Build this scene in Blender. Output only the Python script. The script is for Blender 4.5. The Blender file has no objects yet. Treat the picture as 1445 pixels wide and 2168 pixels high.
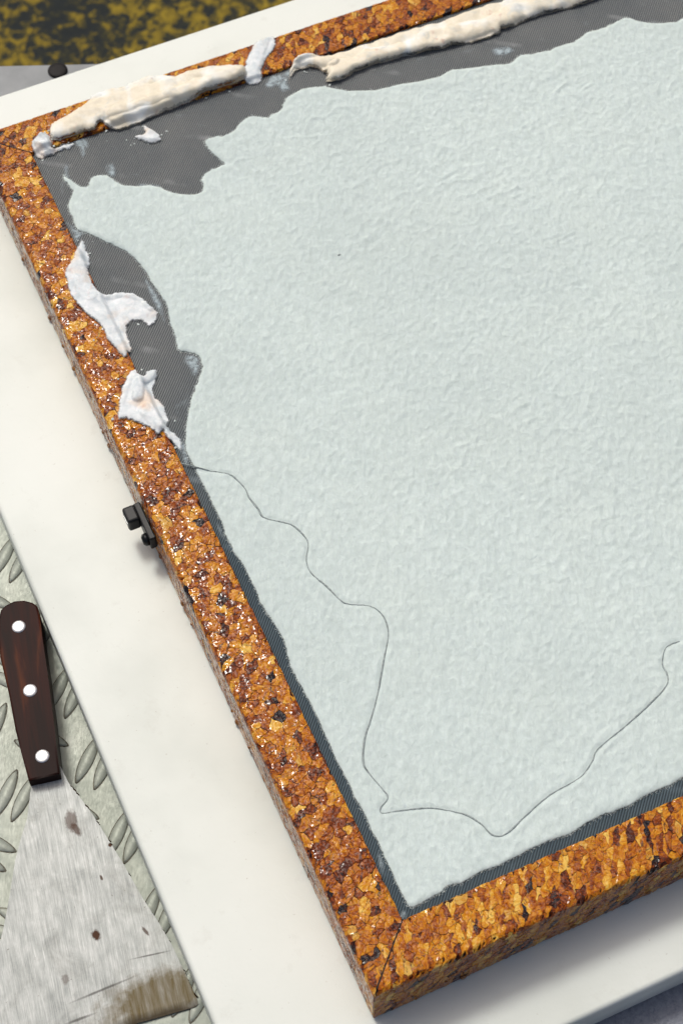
import bpy, bmesh, math, random
import numpy as np
from mathutils import Vector, Matrix

# ------------------------------------------------------------------ camera, world, sun, exposure
S = bpy.context.scene
COL = S.collection
cam_d = bpy.data.cameras.new("camera")
cam = bpy.data.objects.new("camera", cam_d)
COL.objects.link(cam)
S.camera = cam
cam.location = (-0.17156, -0.32378, 1.07323)
cam.rotation_euler = (math.radians(31.0819), math.radians(0.677), math.radians(-24.254))
cam_d.sensor_fit = 'VERTICAL'
cam_d.sensor_height = 36.0
cam_d.sensor_width = 24.0
cam_d.lens = 65.86
cam_d.clip_start = 0.02
cam_d.clip_end = 400.0
cam_d.dof.use_dof = True
cam_d.dof.focus_distance = 1.24
cam_d.dof.aperture_fstop = 12.0

SUN_AZ, SUN_EL = 97.0, 59.5
wd = bpy.data.worlds.new("World")
S.world = wd
wd.use_nodes = True
nt = wd.node_tree
nt.nodes.clear()
sky = nt.nodes.new("ShaderNodeTexSky")
sky.sky_type = 'NISHITA'
sky.sun_disc = False
sky.sun_elevation = math.radians(SUN_EL)
sky.sun_rotation = math.radians(90 - SUN_AZ)
sky.air_density = 0.75
sky.dust_density = 8.0
sky.ozone_density = 0.4
bg = nt.nodes.new("ShaderNodeBackground")
bg.inputs[1].default_value = 0.12
wo = nt.nodes.new("ShaderNodeOutputWorld")
nt.links.new(sky.outputs[0], bg.inputs[0])
nt.links.new(bg.outputs[0], wo.inputs[0])

sun_d = bpy.data.lights.new("sun", 'SUN')
sun_d.energy = 1.5
sun_d.angle = math.radians(12.0)
sun_d.color = (0.985, 0.985, 0.94)
sun = bpy.data.objects.new("sun", sun_d)
COL.objects.link(sun)
sd = Vector((math.cos(math.radians(SUN_AZ)) * math.cos(math.radians(SUN_EL)),
             math.sin(math.radians(SUN_AZ)) * math.cos(math.radians(SUN_EL)), math.sin(math.radians(SUN_EL))))
sun.rotation_euler = (-sd).to_track_quat('-Z', 'Y').to_euler()
sun.location = sd * 5

S.view_settings.view_transform = 'Standard'
S.view_settings.look = 'None'
S.view_settings.exposure = -0.22
S.view_settings.gamma = 1.0
S.cycles.max_bounces = 8

random.seed(7)
RNG = np.random.default_rng(7)

# ------------------------------------------------------------------ traced outlines, world millimetres
SHEET=[(518.1, 577.6), (509.0, 576.7), (498.0, 580.7), (487.2, 587.4), (479.8, 594.9), (475.7, 597.4), (464.8, 596.1), (453.3, 594.6), (443.7, 596.2), (434.7, 593.6), (426.6, 591.1), (415.8, 592.2), (406.1, 591.1), (398.1, 592.6), (390.5, 593.3), (383.3, 596.1), (376.3, 593.8), (370.5, 591.4), (362.9, 594.4), (354.4, 597.2), (342.9, 599.8), (326.8, 604.5), (314.7, 602.4), (301.3, 604.2), (285.9, 607.6), (272.5, 609.4), (259.7, 612.1), (244.4, 619.2), (235.9, 625.3), (230.6, 630.5), (222.3, 632.7), (215.4, 635.3), (205.6, 633.9), (198.9, 632.1), (193.9, 627.9), (188.8, 621.7), (180.1, 620.8), (177.7, 618.8), (171.5, 622.7), (166.7, 625.5), (158.1, 624.6), (150.3, 619.2), (146.2, 616.9), (138.2, 616.3), (134.3, 618.2), (125.1, 617.7), (122.4, 613.7), (123.7, 604.7), (127.2, 594.2), (128.4, 589.6), (121.1, 588.8), (112.9, 587.5), (106.7, 581.6), (105.4, 575.6), (102.5, 571.3), (94.3, 572.6), (83.2, 580.2), (77.5, 588.0), (70.0, 594.0), (61.9, 596.7), (53.9, 601.5), (48.7, 607.9), (45.2, 615.7), (40.4, 619.0), (32.8, 618.9), (28.1, 613.4), (24.2, 613.1), (20.3, 620.0), (16.1, 628.2), (14.2, 630.1), (13.2, 624.4), (15.0, 616.9), (14.6, 610.5), (7.6, 601.6), (6.2, 595.7), (5.7, 586.0), (5.3, 579.8), (6.3, 574.4), (10.9, 569.8), (16.6, 562.2), (23.1, 552.8), (30.1, 542.8), (34.8, 531.9), (36.6, 520.4), (37.4, 508.1), (39.2, 495.0), (40.0, 484.8), (38.2, 475.8), (36.2, 467.0), (35.7, 457.5), (33.3, 446.8), (33.4, 441.7), (38.5, 438.0), (43.5, 433.5), (43.7, 426.1), (41.7, 420.3), (36.4, 414.3), (32.5, 409.0), (28.8, 404.1), (23.5, 397.3), (19.2, 390.1), (14.1, 380.8), (9.8, 371.6), (6.3, 362.1), (5.7, 353.5), (6.6, 347.2), (6.4, 339.0), (6.8, 326.3), (6.0, 312.7), (6.3, 299.2), (5.3, 285.2), (5.5, 275.1), (7.2, 253.9), (6.5, 232.4), (7.8, 218.1), (9.0, 198.7), (6.2, 185.1), (5.8, 168.3), (6.9, 152.2), (6.6, 130.9), (6.0, 108.7), (6.2, 89.3), (6.5, 69.7), (6.4, 53.0), (6.7, 36.7), (5.9, 16.3), (7.3, 4.7), (17.6, 4.8), (27.6, 5.4), (33.0, 7.5), (42.0, 6.0), (54.5, 7.1), (65.4, 6.7), (81.5, 7.2), (101.1, 7.9), (112.2, 6.4), (123.9, 7.8), (139.6, 9.0), (156.9, 7.2), (170.3, 9.5), (183.1, 8.8), (195.3, 9.8)]
CRACK=[(6.9, 342.5), (16.5, 338.1), (25.4, 331.9), (28.8, 325.8), (31.4, 316.3), (31.2, 308.5), (33.1, 297.5), (33.8, 290.2), (40.7, 283.8), (44.6, 280.8), (49.3, 275.8), (52.4, 267.2), (52.9, 259.0), (46.7, 248.0), (45.6, 237.8), (50.6, 224.6), (52.7, 217.9), (56.8, 207.6), (70.3, 199.4), (74.9, 190.5), (74.5, 181.6), (71.4, 173.5), (61.2, 158.8), (49.6, 141.5), (37.7, 126.4), (28.7, 116.0), (20.8, 101.7), (21.1, 92.5), (23.8, 81.7), (25.1, 74.9), (22.4, 71.8), (18.3, 69.9), (17.2, 66.0), (29.0, 62.7), (44.3, 57.4), (54.4, 51.1), (63.9, 43.0), (69.3, 33.8), (71.7, 25.8), (76.9, 22.7), (83.7, 23.6), (96.1, 28.3), (116.0, 34.2), (137.5, 36.6), (149.5, 42.9), (156.6, 48.8), (178.3, 55.0), (199.2, 61.9), (216.5, 69.1), (221.2, 76.1), (221.9, 83.5), (228.4, 92.0), (234.9, 93.8), (242.4, 93.0), (257.0, 91.2)]
SCRAP_E=[(5.2, 566.2), (6.8, 561.6), (5.9, 553.2), (4.6, 543.6), (0.2, 535.6), (-1.4, 526.3), (-0.3, 516.8), (4.3, 510.4), (10.3, 509.1), (17.1, 506.9), (23.0, 502.3), (27.0, 495.7), (30.4, 486.6), (31.7, 478.6), (28.0, 472.9), (21.7, 470.7), (19.7, 476.7), (14.5, 480.0), (10.4, 478.7), (6.1, 473.3), (4.9, 464.3), (3.3, 455.5), (0.1, 454.7), (-2.6, 450.5), (-5.9, 453.8), (-7.5, 461.8), (-9.8, 471.0), (-9.1, 480.3), (-11.4, 488.8), (-16.0, 499.7), (-18.5, 511.5), (-19.7, 521.0), (-17.2, 536.0), (-15.3, 541.3), (-9.2, 547.1), (-2.9, 554.3)]
SCRAP_F=[(-1.5, 438.3), (0.8, 434.2), (2.9, 431.4), (5.6, 434.6), (11.0, 434.8), (13.1, 431.1), (9.4, 424.4), (5.3, 418.3), (4.1, 411.8), (5.7, 406.7), (6.6, 399.3), (5.0, 389.7), (2.8, 385.1), (4.8, 378.6), (7.2, 370.6), (3.5, 362.1), (1.7, 366.4), (-1.8, 376.0), (-2.0, 381.7), (-6.8, 379.2), (-8.5, 384.7), (-12.4, 390.8), (-17.5, 396.6), (-21.3, 401.3), (-26.9, 403.0), (-24.0, 409.9), (-20.7, 417.6), (-15.5, 425.7), (-8.8, 434.1)]
SCRAP_C=[(3.6, 668.3), (12.2, 673.3), (17.1, 672.1), (18.2, 664.2), (17.1, 657.9), (24.7, 658.1), (30.8, 657.9), (33.7, 655.5), (28.8, 652.5), (22.1, 654.0), (15.0, 652.1), (8.6, 652.4), (4.6, 651.7), (1.4, 658.9)]
SCRAP_D=[(87.8, 651.9), (93.9, 642.7), (95.3, 635.2), (93.9, 631.6), (86.1, 631.5), (80.5, 637.8), (77.4, 641.9), (79.1, 644.3), (85.3, 643.5)]
SCRAP_A=[(19.8, 674.0), (27.5, 679.5), (38.2, 681.5), (47.1, 684.8), (56.4, 689.1), (66.0, 693.9), (75.0, 694.1), (87.2, 692.2), (91.6, 693.5), (102.4, 693.9), (115.1, 693.0), (127.7, 684.9), (138.6, 685.4), (151.5, 684.9), (168.0, 678.4), (177.2, 671.9), (179.6, 665.2), (174.1, 659.6), (160.1, 659.5), (145.3, 659.8), (127.5, 657.8), (112.4, 656.2), (95.2, 655.0), (80.2, 653.4), (68.8, 653.9), (61.6, 658.3), (59.2, 663.2), (58.2, 665.8), (54.6, 662.1), (50.6, 659.7), (41.1, 661.0), (30.6, 660.6), (19.0, 663.3)]
SCRAP_S=[(199.7, 693.8), (210.0, 694.2), (213.8, 691.8), (211.2, 682.9), (199.4, 673.2), (193.0, 665.6), (187.0, 655.2), (178.0, 655.6), (175.1, 662.9), (181.7, 674.8), (190.6, 685.7)]
SCRAP_B=[(209.8, 653.4), (219.4, 661.7), (230.9, 663.0), (237.6, 659.9), (251.9, 657.2), (267.5, 656.7), (291.1, 656.4), (315.1, 656.6), (338.5, 654.4), (370.2, 655.2), (389.2, 654.4), (415.4, 652.7), (448.2, 650.4), (484.3, 645.4), (484.0, 629.0), (464.9, 623.8), (450.3, 623.6), (437.5, 624.4), (420.5, 626.5), (404.8, 626.4), (387.5, 625.3), (380.8, 626.1), (378.2, 622.7), (366.6, 621.9), (354.1, 622.6), (347.9, 624.4), (325.2, 627.6), (301.5, 631.4), (284.9, 632.4), (272.8, 633.6), (256.6, 632.8), (246.1, 630.0), (237.3, 630.2), (232.3, 634.2), (236.0, 639.0), (234.5, 644.7), (231.4, 649.5), (224.7, 652.6), (217.8, 654.1), (210.7, 650.8), (207.0, 645.9)]
SMEARS=[[(188.5, 651.6), (197.4, 658.5), (206.7, 656.9), (213.8, 662.0), (215.1, 655.8), (206.7, 647.6), (205.8, 638.1), (198.0, 638.5), (195.8, 645.5), (189.8, 645.5)], [(31.0, 659.1), (41.2, 660.7), (43.8, 654.3), (40.2, 646.5), (33.9, 640.0), (33.6, 647.4), (33.3, 654.9)], [(18.0, 639.1), (21.9, 638.3), (19.4, 630.2), (18.3, 622.0), (14.9, 625.1), (14.8, 631.3)], [(46.3, 626.0), (53.3, 626.3), (52.1, 616.1), (47.8, 611.9), (44.9, 618.3)], [(36.2, 437.1), (43.5, 434.7), (43.5, 426.6), (40.9, 420.2), (34.4, 416.5), (33.8, 425.7), (33.0, 432.7)], [(6.4, 374.7), (9.2, 367.0), (6.3, 353.6), (-0.2, 346.0), (2.4, 359.5), (2.3, 368.1)], [(1.1, 587.1), (5.9, 579.9), (11.7, 570.3), (7.6, 569.2), (0.5, 565.1), (0.9, 576.3)], [(35.3, 520.0), (37.6, 502.3), (38.3, 485.4), (33.5, 466.7), (32.6, 477.3), (32.6, 496.1)], [(60.1, 599.0), (65.6, 598.5), (77.8, 590.8), (72.9, 588.0), (63.9, 594.2)], [(-1.8, 3.8), (3.9, 6.0), (4.4, 2.6), (0.0, -0.2)], [(3.3, 301.2), (5.5, 294.1), (4.3, 284.6), (2.5, 288.3)], [(5.4, 46.0), (5.5, 36.0), (2.2, 31.0), (1.6, 37.8)], [(365.4, 611.6), (376.9, 609.7), (381.4, 602.0), (370.2, 600.5), (363.9, 604.5)]]
HANDLE=[(-143.8, 327.0), (-137.4, 327.7), (-131.0, 325.5), (-126.3, 321.4), (-124.2, 317.6), (-125.0, 310.8), (-129.2, 292.9), (-133.8, 271.6), (-140.9, 240.6), (-147.0, 215.4), (-152.1, 194.8), (-162.2, 196.5), (-172.1, 198.5), (-170.0, 219.3), (-168.1, 236.2), (-163.3, 264.4), (-159.8, 292.0), (-156.5, 305.4), (-151.6, 319.0), (-147.9, 324.9)]
RIVETS=[(-141.0, 307.4), (-149.9, 259.0), (-158.3, 211.0)]
BLADE=[(-172.4, 197.4), (-177.0, 188.3), (-181.8, 178.8), (-189.1, 169.4), (-197.7, 157.0), (-207.1, 139.9), (-214.0, 127.8), (-221.1, 116.0), (-224.8, 110.8), (-242.1, 88.5), (-261.5, 61.3), (-265.3, 53.8), (-266.2, 45.9), (-160.7, 29.8), (-128.1, 25.1), (-125.9, 26.0), (-125.5, 29.2), (-126.0, 44.0), (-127.0, 65.9), (-129.2, 81.8), (-132.7, 100.3), (-136.2, 128.1), (-139.4, 148.0), (-142.4, 165.7), (-145.1, 176.5), (-147.2, 184.6), (-148.9, 190.6), (-148.5, 196.7)]

# ------------------------------------------------------------------ constants (metres)
W = 0.035            # rail width
L = 0.6593           # inner length, left rail
WX = 0.62            # inner width
T = 0.0456           # rail depth
ZC = -0.003          # screen cloth level
ZB = -0.0457         # top of white board
BT = 0.031           # board thickness
ZP = ZB - BT - 0.0003   # top of tread plate
ZBENCH = ZP - 0.0042    # top of bench


# ------------------------------------------------------------------ object helpers
def tag(o, label=None, cat=None, group=None, kind=None):
    if label: o['label'] = label
    if cat: o['category'] = cat
    if group: o['group'] = group
    if kind: o['kind'] = kind
    return o


def empty(name, loc=(0, 0, 0)):
    o = bpy.data.objects.new(name, None)
    o.empty_display_size = 0.02
    o.location = loc
    COL.objects.link(o)
    return o


def link(name, me, mat=None, parent=None):
    o = bpy.data.objects.new(name, me)
    COL.objects.link(o)
    if mat is not None and not me.materials:
        me.materials.append(mat)
    if parent is not None:
        o.parent = parent
        o.matrix_parent_inverse = Matrix.Translation(-Vector(parent_world(parent)))
    return o


def parent_world(p):
    """world offset of a parent: only the Empties at a thing's base are moved, meshes keep world coordinates"""
    return Vector(p.location) if p.type == 'EMPTY' else Vector((0, 0, 0))


def mesh_from(name, verts, faces, smooth=True):
    me = bpy.data.meshes.new(name)
    me.from_pydata([tuple(v) for v in verts], [], [tuple(f) for f in faces])
    me.update()
    if smooth:
        me.polygons.foreach_set('use_smooth', [True] * len(me.polygons))
    return me


def bm_mesh(name, bm, smooth=False):
    bmesh.ops.recalc_face_normals(bm, faces=bm.faces)
    me = bpy.data.meshes.new(name)
    bm.to_mesh(me)
    bm.free()
    if smooth:
        me.polygons.foreach_set('use_smooth', [True] * len(me.polygons))
    return me


def box_bm(x0, x1, y0, y1, z0, z1, bev=0.0, seg=3):
    bm = bmesh.new()
    bmesh.ops.create_cube(bm, size=1.0)
    for v in bm.verts:
        v.co = Vector(((x0 + x1) / 2 + v.co.x * (x1 - x0), (y0 + y1) / 2 + v.co.y * (y1 - y0), (z0 + z1) / 2 + v.co.z * (z1 - z0)))
    if bev > 0:
        bmesh.ops.bevel(bm, geom=list(bm.edges), offset=bev, segments=seg, affect='EDGES', profile=0.5)
    return bm


def add_bm(dst, src):
    me = bpy.data.meshes.new("tmp")
    src.to_mesh(me)
    src.free()
    dst.from_mesh(me)
    bpy.data.meshes.remove(me)


# ------------------------------------------------------------------ numpy noise
def _hash(ix, iy, seed):
    h = (ix.astype(np.int64) * 374761393 + iy.astype(np.int64) * 668265263 + seed * 1442695041) & 0x7fffffff
    h = ((h ^ (h >> 13)) * 1274126177) & 0x7fffffff
    h = h ^ (h >> 16)
    return h


def perlin(x, y, seed=0):
    x = np.asarray(x, float); y = np.asarray(y, float)
    x0 = np.floor(x); y0 = np.floor(y)
    fx = x - x0; fy = y - y0
    u = fx * fx * fx * (fx * (fx * 6 - 15) + 10)
    v = fy * fy * fy * (fy * (fy * 6 - 15) + 10)
    out = 0
    for dx in (0, 1):
        for dy in (0, 1):
            a = (_hash(x0 + dx, y0 + dy, seed) % 3600) * (2 * math.pi / 3600)
            g = np.cos(a) * (fx - dx) + np.sin(a) * (fy - dy)
            out = out + g * (u if dx else 1 - u) * (v if dy else 1 - v)
    return out * 1.5


def fbm(x, y, seed=0, oct=3):
    r = 0; a = 1.0; t = 0
    for k in range(oct):
        r = r + a * perlin(x * 2 ** k, y * 2 ** k, seed + 17 * k)
        t += a; a *= 0.5
    return r / t


def poly_dist(P, poly):
    """signed distance (inside positive) and nearest outline point, for points P (n,2)"""
    A = np.asarray(poly, float); B = np.roll(A, -1, 0)
    best = np.full(len(P), 1e9); near = np.zeros_like(P); ins = np.zeros(len(P), bool)
    for a, b in zip(A, B):
        d = b - a; L2 = d @ d
        if L2 < 1e-14: continue
        t = np.clip(((P - a) @ d) / L2, 0, 1)
        q = a + t[:, None] * d
        dd = (P[:, 0] - q[:, 0]) ** 2 + (P[:, 1] - q[:, 1]) ** 2
        m = dd < best
        best[m] = dd[m]; near[m] = q[m]
        c = ((a[1] > P[:, 1]) != (b[1] > P[:, 1]))
        if abs(d[1]) > 1e-12:
            xi = a[0] + (P[:, 1] - a[1]) * d[0] / d[1]
            ins ^= c & (P[:, 0] < xi)
    dist = np.sqrt(best)
    return np.where(ins, dist, -dist), near


def line_dist(P, pts):
    best = np.full(len(P), 1e9)
    A = np.asarray(pts, float)
    for a, b in zip(A[:-1], A[1:]):
        d = b - a; L2 = d @ d + 1e-15
        t = np.clip(((P - a) @ d) / L2, 0, 1)
        q = a + t[:, None] * d
        best = np.minimum(best, np.hypot(P[:, 0] - q[:, 0], P[:, 1] - q[:, 1]))
    return best


def smooth_outline(poly, n_sub=3, jag=0.0, seed=0):
    """Catmull-Rom resampling of a closed outline with a little torn-fibre jitter"""
    A = np.asarray(poly, float)
    n = len(A); out = []
    for i in range(n):
        p0, p1, p2, p3 = A[i - 1], A[i], A[(i + 1) % n], A[(i + 2) % n]
        for k in range(n_sub):
            t = k / n_sub
            out.append(0.5 * (2 * p1 + (p2 - p0) * t + (2 * p0 - 5 * p1 + 4 * p2 - p3) * t * t + (3 * p1 - p0 - 3 * p2 + p3) * t ** 3))
    out = np.array(out)
    if jag:
        out[:, 0] += jag * perlin(out[:, 0] * 420, out[:, 1] * 420, seed)
        out[:, 1] += jag * perlin(out[:, 0] * 420, out[:, 1] * 420, seed + 5)
    return out


def heightfield(name, poly, cell, top_fn, rim_fn, bottom=True):
    """closed lump over an outline: top_fn(P, d) and rim_fn(P) give heights; the two skins share the rim"""
    poly = np.asarray(poly, float)
    lo = poly.min(0) - 1.5 * cell; hi = poly.max(0) + 1.5 * cell
    nx = int((hi[0] - lo[0]) / cell) + 2; ny = int((hi[1] - lo[1]) / cell) + 2
    gx, gy = np.meshgrid(lo[0] + cell * np.arange(nx), lo[1] + cell * np.arange(ny), indexing='ij')
    P = np.stack([gx.ravel(), gy.ravel()], 1)
    d, near = poly_dist(P, poly)
    inside = d > 0
    I = np.arange(nx * ny).reshape(nx, ny)
    q = np.stack([I[:-1, :-1], I[1:, :-1], I[1:, 1:], I[:-1, 1:]], -1).reshape(-1, 4)
    q = q[inside[q].any(1)]
    Q = P.copy()
    Q[~inside] = near[~inside]
    dd = np.maximum(d, 0)
    rim = rim_fn(Q)
    top = np.where(inside, top_fn(Q, dd), rim)
    used = np.unique(q)
    remap = -np.ones(nx * ny, int); remap[used] = np.arange(len(used))
    verts = np.column_stack([Q[used], top[used]])
    faces = remap[q]
    if bottom:
        inn = used[inside[used]]
        remap2 = remap.copy(); remap2[inn] = len(used) + np.arange(len(inn))
        r2 = rim[inn] - np.minimum(dd[inn], 0.003) * 0.5
        verts = np.vstack([verts, np.column_stack([Q[inn], r2])])
        faces = np.vstack([faces, remap2[q][:, ::-1]])
    me = bpy.data.meshes.new(name)
    me.vertices.add(len(verts)); me.vertices.foreach_set('co', verts.ravel())
    me.loops.add(faces.size); me.loops.foreach_set('vertex_index', faces.ravel().astype(np.int32))
    me.polygons.add(len(faces)); me.polygons.foreach_set('loop_start', np.arange(0, faces.size, 4, dtype=np.int32))
    me.polygons.foreach_set('use_smooth', np.ones(len(faces), bool))
    me.update(calc_edges=True)
    at = me.attributes.new('rim', 'FLOAT', 'POINT')
    at.data.foreach_set('value', (np.concatenate([dd[used], dd[inn]]) if bottom else dd[used]).astype(np.float32) * 1000)
    return me


def tube_mesh(name, pts, rad, seg=6):
    pts = [Vector(p) for p in pts]
    V = []; F = []
    n = len(pts)
    for i, p in enumerate(pts):
        t = (pts[min(i + 1, n - 1)] - pts[max(i - 1, 0)]).normalized()
        a = t.cross(Vector((0, 0, 1)))
        a = a.normalized() if a.length > 1e-6 else Vector((1, 0, 0))
        b = t.cross(a)
        r = rad(i / (n - 1)) if callable(rad) else rad
        for k in range(seg):
            th = 2 * math.pi * k / seg
            V.append(p + a * (r * math.cos(th)) + b * (r * math.sin(th)))
    for i in range(n - 1):
        for k in range(seg):
            F.append((i * seg + k, i * seg + (k + 1) % seg, (i + 1) * seg + (k + 1) % seg, (i + 1) * seg + k))
    return mesh_from(name, V, F)


# ------------------------------------------------------------------ material helpers
class M:
    def __init__(s, name):
        s.m = bpy.data.materials.new(name)
        s.m.use_nodes = True
        s.t = s.m.node_tree
        s.t.nodes.clear()
        s.out = s.t.nodes.new("ShaderNodeOutputMaterial")
        s.b = s.t.nodes.new("ShaderNodeBsdfPrincipled")
        s.t.links.new(s.b.outputs[0], s.out.inputs[0])
        s.obj = None

    def n(s, t, **k):
        x = s.t.nodes.new("ShaderNode" + t)
        for a, v in k.items():
            setattr(x, a, v)
        return x

    def l(s, a, b):
        s.t.links.new(a, b)

    def set(s, **k):
        for a, v in k.items():
            i = s.b.inputs[a.replace('_', ' ')]
            if hasattr(v, 'is_output'):
                s.l(v, i)
            else:
                i.default_value = (*v, 1) if isinstance(v, tuple) and i.type == 'RGBA' else v
        return s

    def co(s, scale=(1, 1, 1), rot=(0, 0, 0), loc=(0, 0, 0)):
        if s.obj is None:
            s.obj = s.n("TexCoord").outputs['Object']
        m = s.n("Mapping")
        m.inputs['Rotation'].default_value = rot
        s.l(s.obj, m.inputs[0])
        k = s.n("Mapping")
        k.inputs['Scale'].default_value = scale
        k.inputs['Location'].default_value = loc
        s.l(m.outputs[0], k.inputs[0])
        return k.outputs[0]

    def noise(s, vec, scale, detail=3, rough=0.55, dist=0.0, out=0):
        x = s.n("TexNoise")
        x.inputs['Scale'].default_value = scale
        x.inputs['Detail'].default_value = detail
        x.inputs['Roughness'].default_value = rough
        x.inputs['Distortion'].default_value = dist
        if vec is not None: s.l(vec, x.inputs['Vector'])
        return x.outputs[out]

    def ramp(s, fac, stops, interp='LINEAR'):
        x = s.n("ValToRGB")
        x.color_ramp.interpolation = interp
        e = x.color_ramp.elements
        while len(e) < len(stops): e.new(0.5)
        for k, (p, c) in enumerate(stops):
            e[k].position = p
            e[k].color = (*c, 1) if isinstance(c, tuple) else (c, c, c, 1)
        s.l(fac, x.inputs[0])
        return x.outputs[0]

    def mix(s, fac, a, b, mode='MIX'):
        x = s.n("Mix", data_type='RGBA', blend_type=mode)
        for v, i in ((fac, x.inputs[0]), (a, x.inputs[6]), (b, x.inputs[7])):
            if hasattr(v, 'is_output'): s.l(v, i)
            elif isinstance(v, tuple): i.default_value = (*v, 1)
            else: i.default_value = v
        return x.outputs[2]

    def math(s, op, a, b=0.0, clamp=False):
        x = s.n("Math", operation=op, use_clamp=clamp)
        for v, i in ((a, x.inputs[0]), (b, x.inputs[1])):
            if hasattr(v, 'is_output'): s.l(v, i)
            else: i.default_value = v
        return x.outputs[0]

    def bump(s, h, strength=0.5, dist=0.001, normal=None):
        x = s.n("Bump")
        x.inputs['Strength'].default_value = strength
        x.inputs['Distance'].default_value = dist
        s.l(h, x.inputs['Height'])
        if normal is not None: s.l(normal, x.inputs['Normal'])
        return x.outputs[0]

    def spot(s, x0, y0, rx, ry, wob=0.4, nscale=120, soft=0.3, rot=0.0):
        """soft-edged stain mask round a point (object space)"""
        v = s.n("VectorMath", operation='SUBTRACT')
        s.co()
        s.l(s.obj, v.inputs[0]); v.inputs[1].default_value = (x0, y0, 0)
        m = s.n("Mapping", vector_type='POINT')
        m.inputs['Rotation'].default_value = (0, 0, -rot)
        s.l(v.outputs[0], m.inputs[0])
        d = s.n("VectorMath", operation='MULTIPLY')
        s.l(m.outputs[0], d.inputs[0]); d.inputs[1].default_value = (1 / rx, 1 / ry, 0)
        ln = s.n("VectorMath", operation='LENGTH'); s.l(d.outputs[0], ln.inputs[0])
        nz = s.noise(s.obj, nscale, 4, 0.6)
        r = s.math('ADD', ln.outputs['Value'], s.math('MULTIPLY', s.math('SUBTRACT', nz, 0.5), wob * 2))
        mr = s.n("MapRange")
        mr.inputs['From Min'].default_value = 1 + soft; mr.inputs['From Max'].default_value = 1 - soft
        s.l(r, mr.inputs[0])
        return mr.outputs[0]


# ---- materials
def mat_white_board():
    m = M("white_board")
    n1 = m.noise(m.co(), 9, 4)
    n2 = m.noise(m.co(), 260, 3)
    c = m.ramp(n1, [(0.3, (0.655, 0.70, 0.65)), (0.50, (0.735, 0.78, 0.73)), (0.75, (0.775, 0.815, 0.77))])
    dirt = m.ramp(m.noise(m.co((1, 1, 1), (0, 0, 0), (3, 1, 0)), 42, 5, 0.7), [(0.60, 0.0), (0.74, 1.0)])
    c = m.mix(m.math('MULTIPLY', dirt, 0.24), c, (0.50, 0.51, 0.45))
    vs = m.co((14, 190, 20), (0, 0, 1.1))
    sc = m.ramp(m.noise(vs, 1.0, 5, 0.7, 0.6), [(0.66, 0.0), (0.74, 1.0)])
    c = m.mix(m.math('MULTIPLY', sc, 0.12), c, (0.45, 0.45, 0.40))
    sp = m.ramp(m.noise(m.co((1, 1, 1), (0, 0, 0), (1, 7, 2)), 420, 2, 0.5), [(0.73, 0.0), (0.78, 1.0)])
    c = m.mix(m.math('MULTIPLY', sp, 0.35), c, (0.30, 0.27, 0.20))
    m.set(Base_Color=c, Roughness=0.5, Specular_IOR_Level=0.3, Normal=m.bump(n2, 0.12, 0.0008))
    return m.m


def mat_pulp(name, c0, c1, wet=False, cream=None):
    m = M(name)
    v = m.co((430, 130, 300), (0, 0, math.radians(23)))
    fib = m.noise(v, 1.0, 4, 0.65, 0.4)
    cloud = m.noise(m.co(), 190, 4, 0.6, 0.6)
    big = m.noise(m.co(), 16, 3)
    c = m.ramp(cloud, [(0.30, c0), (0.70, c1)])
    c = m.mix(m.math('MULTIPLY', m.ramp(fib, [(0.35, 0.0), (0.7, 1.0)]), 0.22), c, tuple(x * 0.90 for x in c0))
    c = m.mix(m.math('MULTIPLY', m.ramp(big, [(0.45, 0.0), (0.7, 1.0)]), 0.12), c, tuple(x * f for x, f in zip(c1, (1.05, 1.0, 0.92))))
    if not wet and not cream:
        mot = m.noise(m.co((300, 130, 200), (0, 0, math.radians(23)), (3, 3, 1)), 1.0, 4, 0.6, 0.5)
        c = m.mix(m.math('MULTIPLY', m.ramp(mot, [(0.40, 0.0), (0.66, 1.0)]), 0.32), c, tuple(x * 0.80 for x in c0))
        pat = m.ramp(m.noise(m.co(), 7, 4, 0.6, 0.4), [(0.40, 0.0), (0.68, 1.0)])
        c = m.mix(m.math('MULTIPLY', pat, 0.30), c, tuple(x * 0.84 for x in c0))
    if cream:
        k = m.ramp(m.noise(m.co(), 38, 3, 0.5, 0.5), [(cream[1], 0.0), (cream[2], 1.0)])
        c = m.mix(k, c, cream[0])
    if wet:
        st = m.ramp(m.noise(m.co((1, 1, 1), (0, 0, 0), (2, 5, 1)), 95, 4, 0.6, 0.8), [(0.62, 0.0), (0.74, 1.0)])
        c = m.mix(m.math('MULTIPLY', st, 0.45), c, (0.55, 0.28, 0.20))
        gz = m.ramp(m.noise(m.co((1, 1, 1), (0, 0, 0), (8, 2, 1)), 70, 4, 0.6, 0.8), [(0.56, 0.0), (0.72, 1.0)])
        c = m.mix(m.math('MULTIPLY', gz, 0.45), c, (0.40, 0.47, 0.49))
    h = m.math('ADD', m.math('MULTIPLY', fib, 0.6), m.math('MULTIPLY', cloud, 0.7))
    rim = m.n("Attribute", attribute_name='rim').outputs['Fac']
    rag = m.noise(m.co((1, 1, 1), (0, 0, 0), (4, 1, 6)), 520, 4, 0.7)
    al = m.math('SUBTRACT', rim, m.math('MULTIPLY', m.math('SUBTRACT', rag, 0.30), 3.2 if wet else 2.4))
    al = m.math('MAXIMUM', m.math('MULTIPLY', m.math('ADD', al, 0.25), 1.1, True), 0.12)
    m.set(Alpha=al)
    m.set(Base_Color=c, Roughness=0.55 if wet else 0.92, Specular_IOR_Level=0.3 if wet else 0.12, Normal=m.bump(h, 0.28 if wet else 0.75, 0.0010),
          Subsurface_Weight=0.12, Subsurface_Radius=(0.004, 0.004, 0.003), Subsurface_Scale=0.5)
    return m.m


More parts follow.
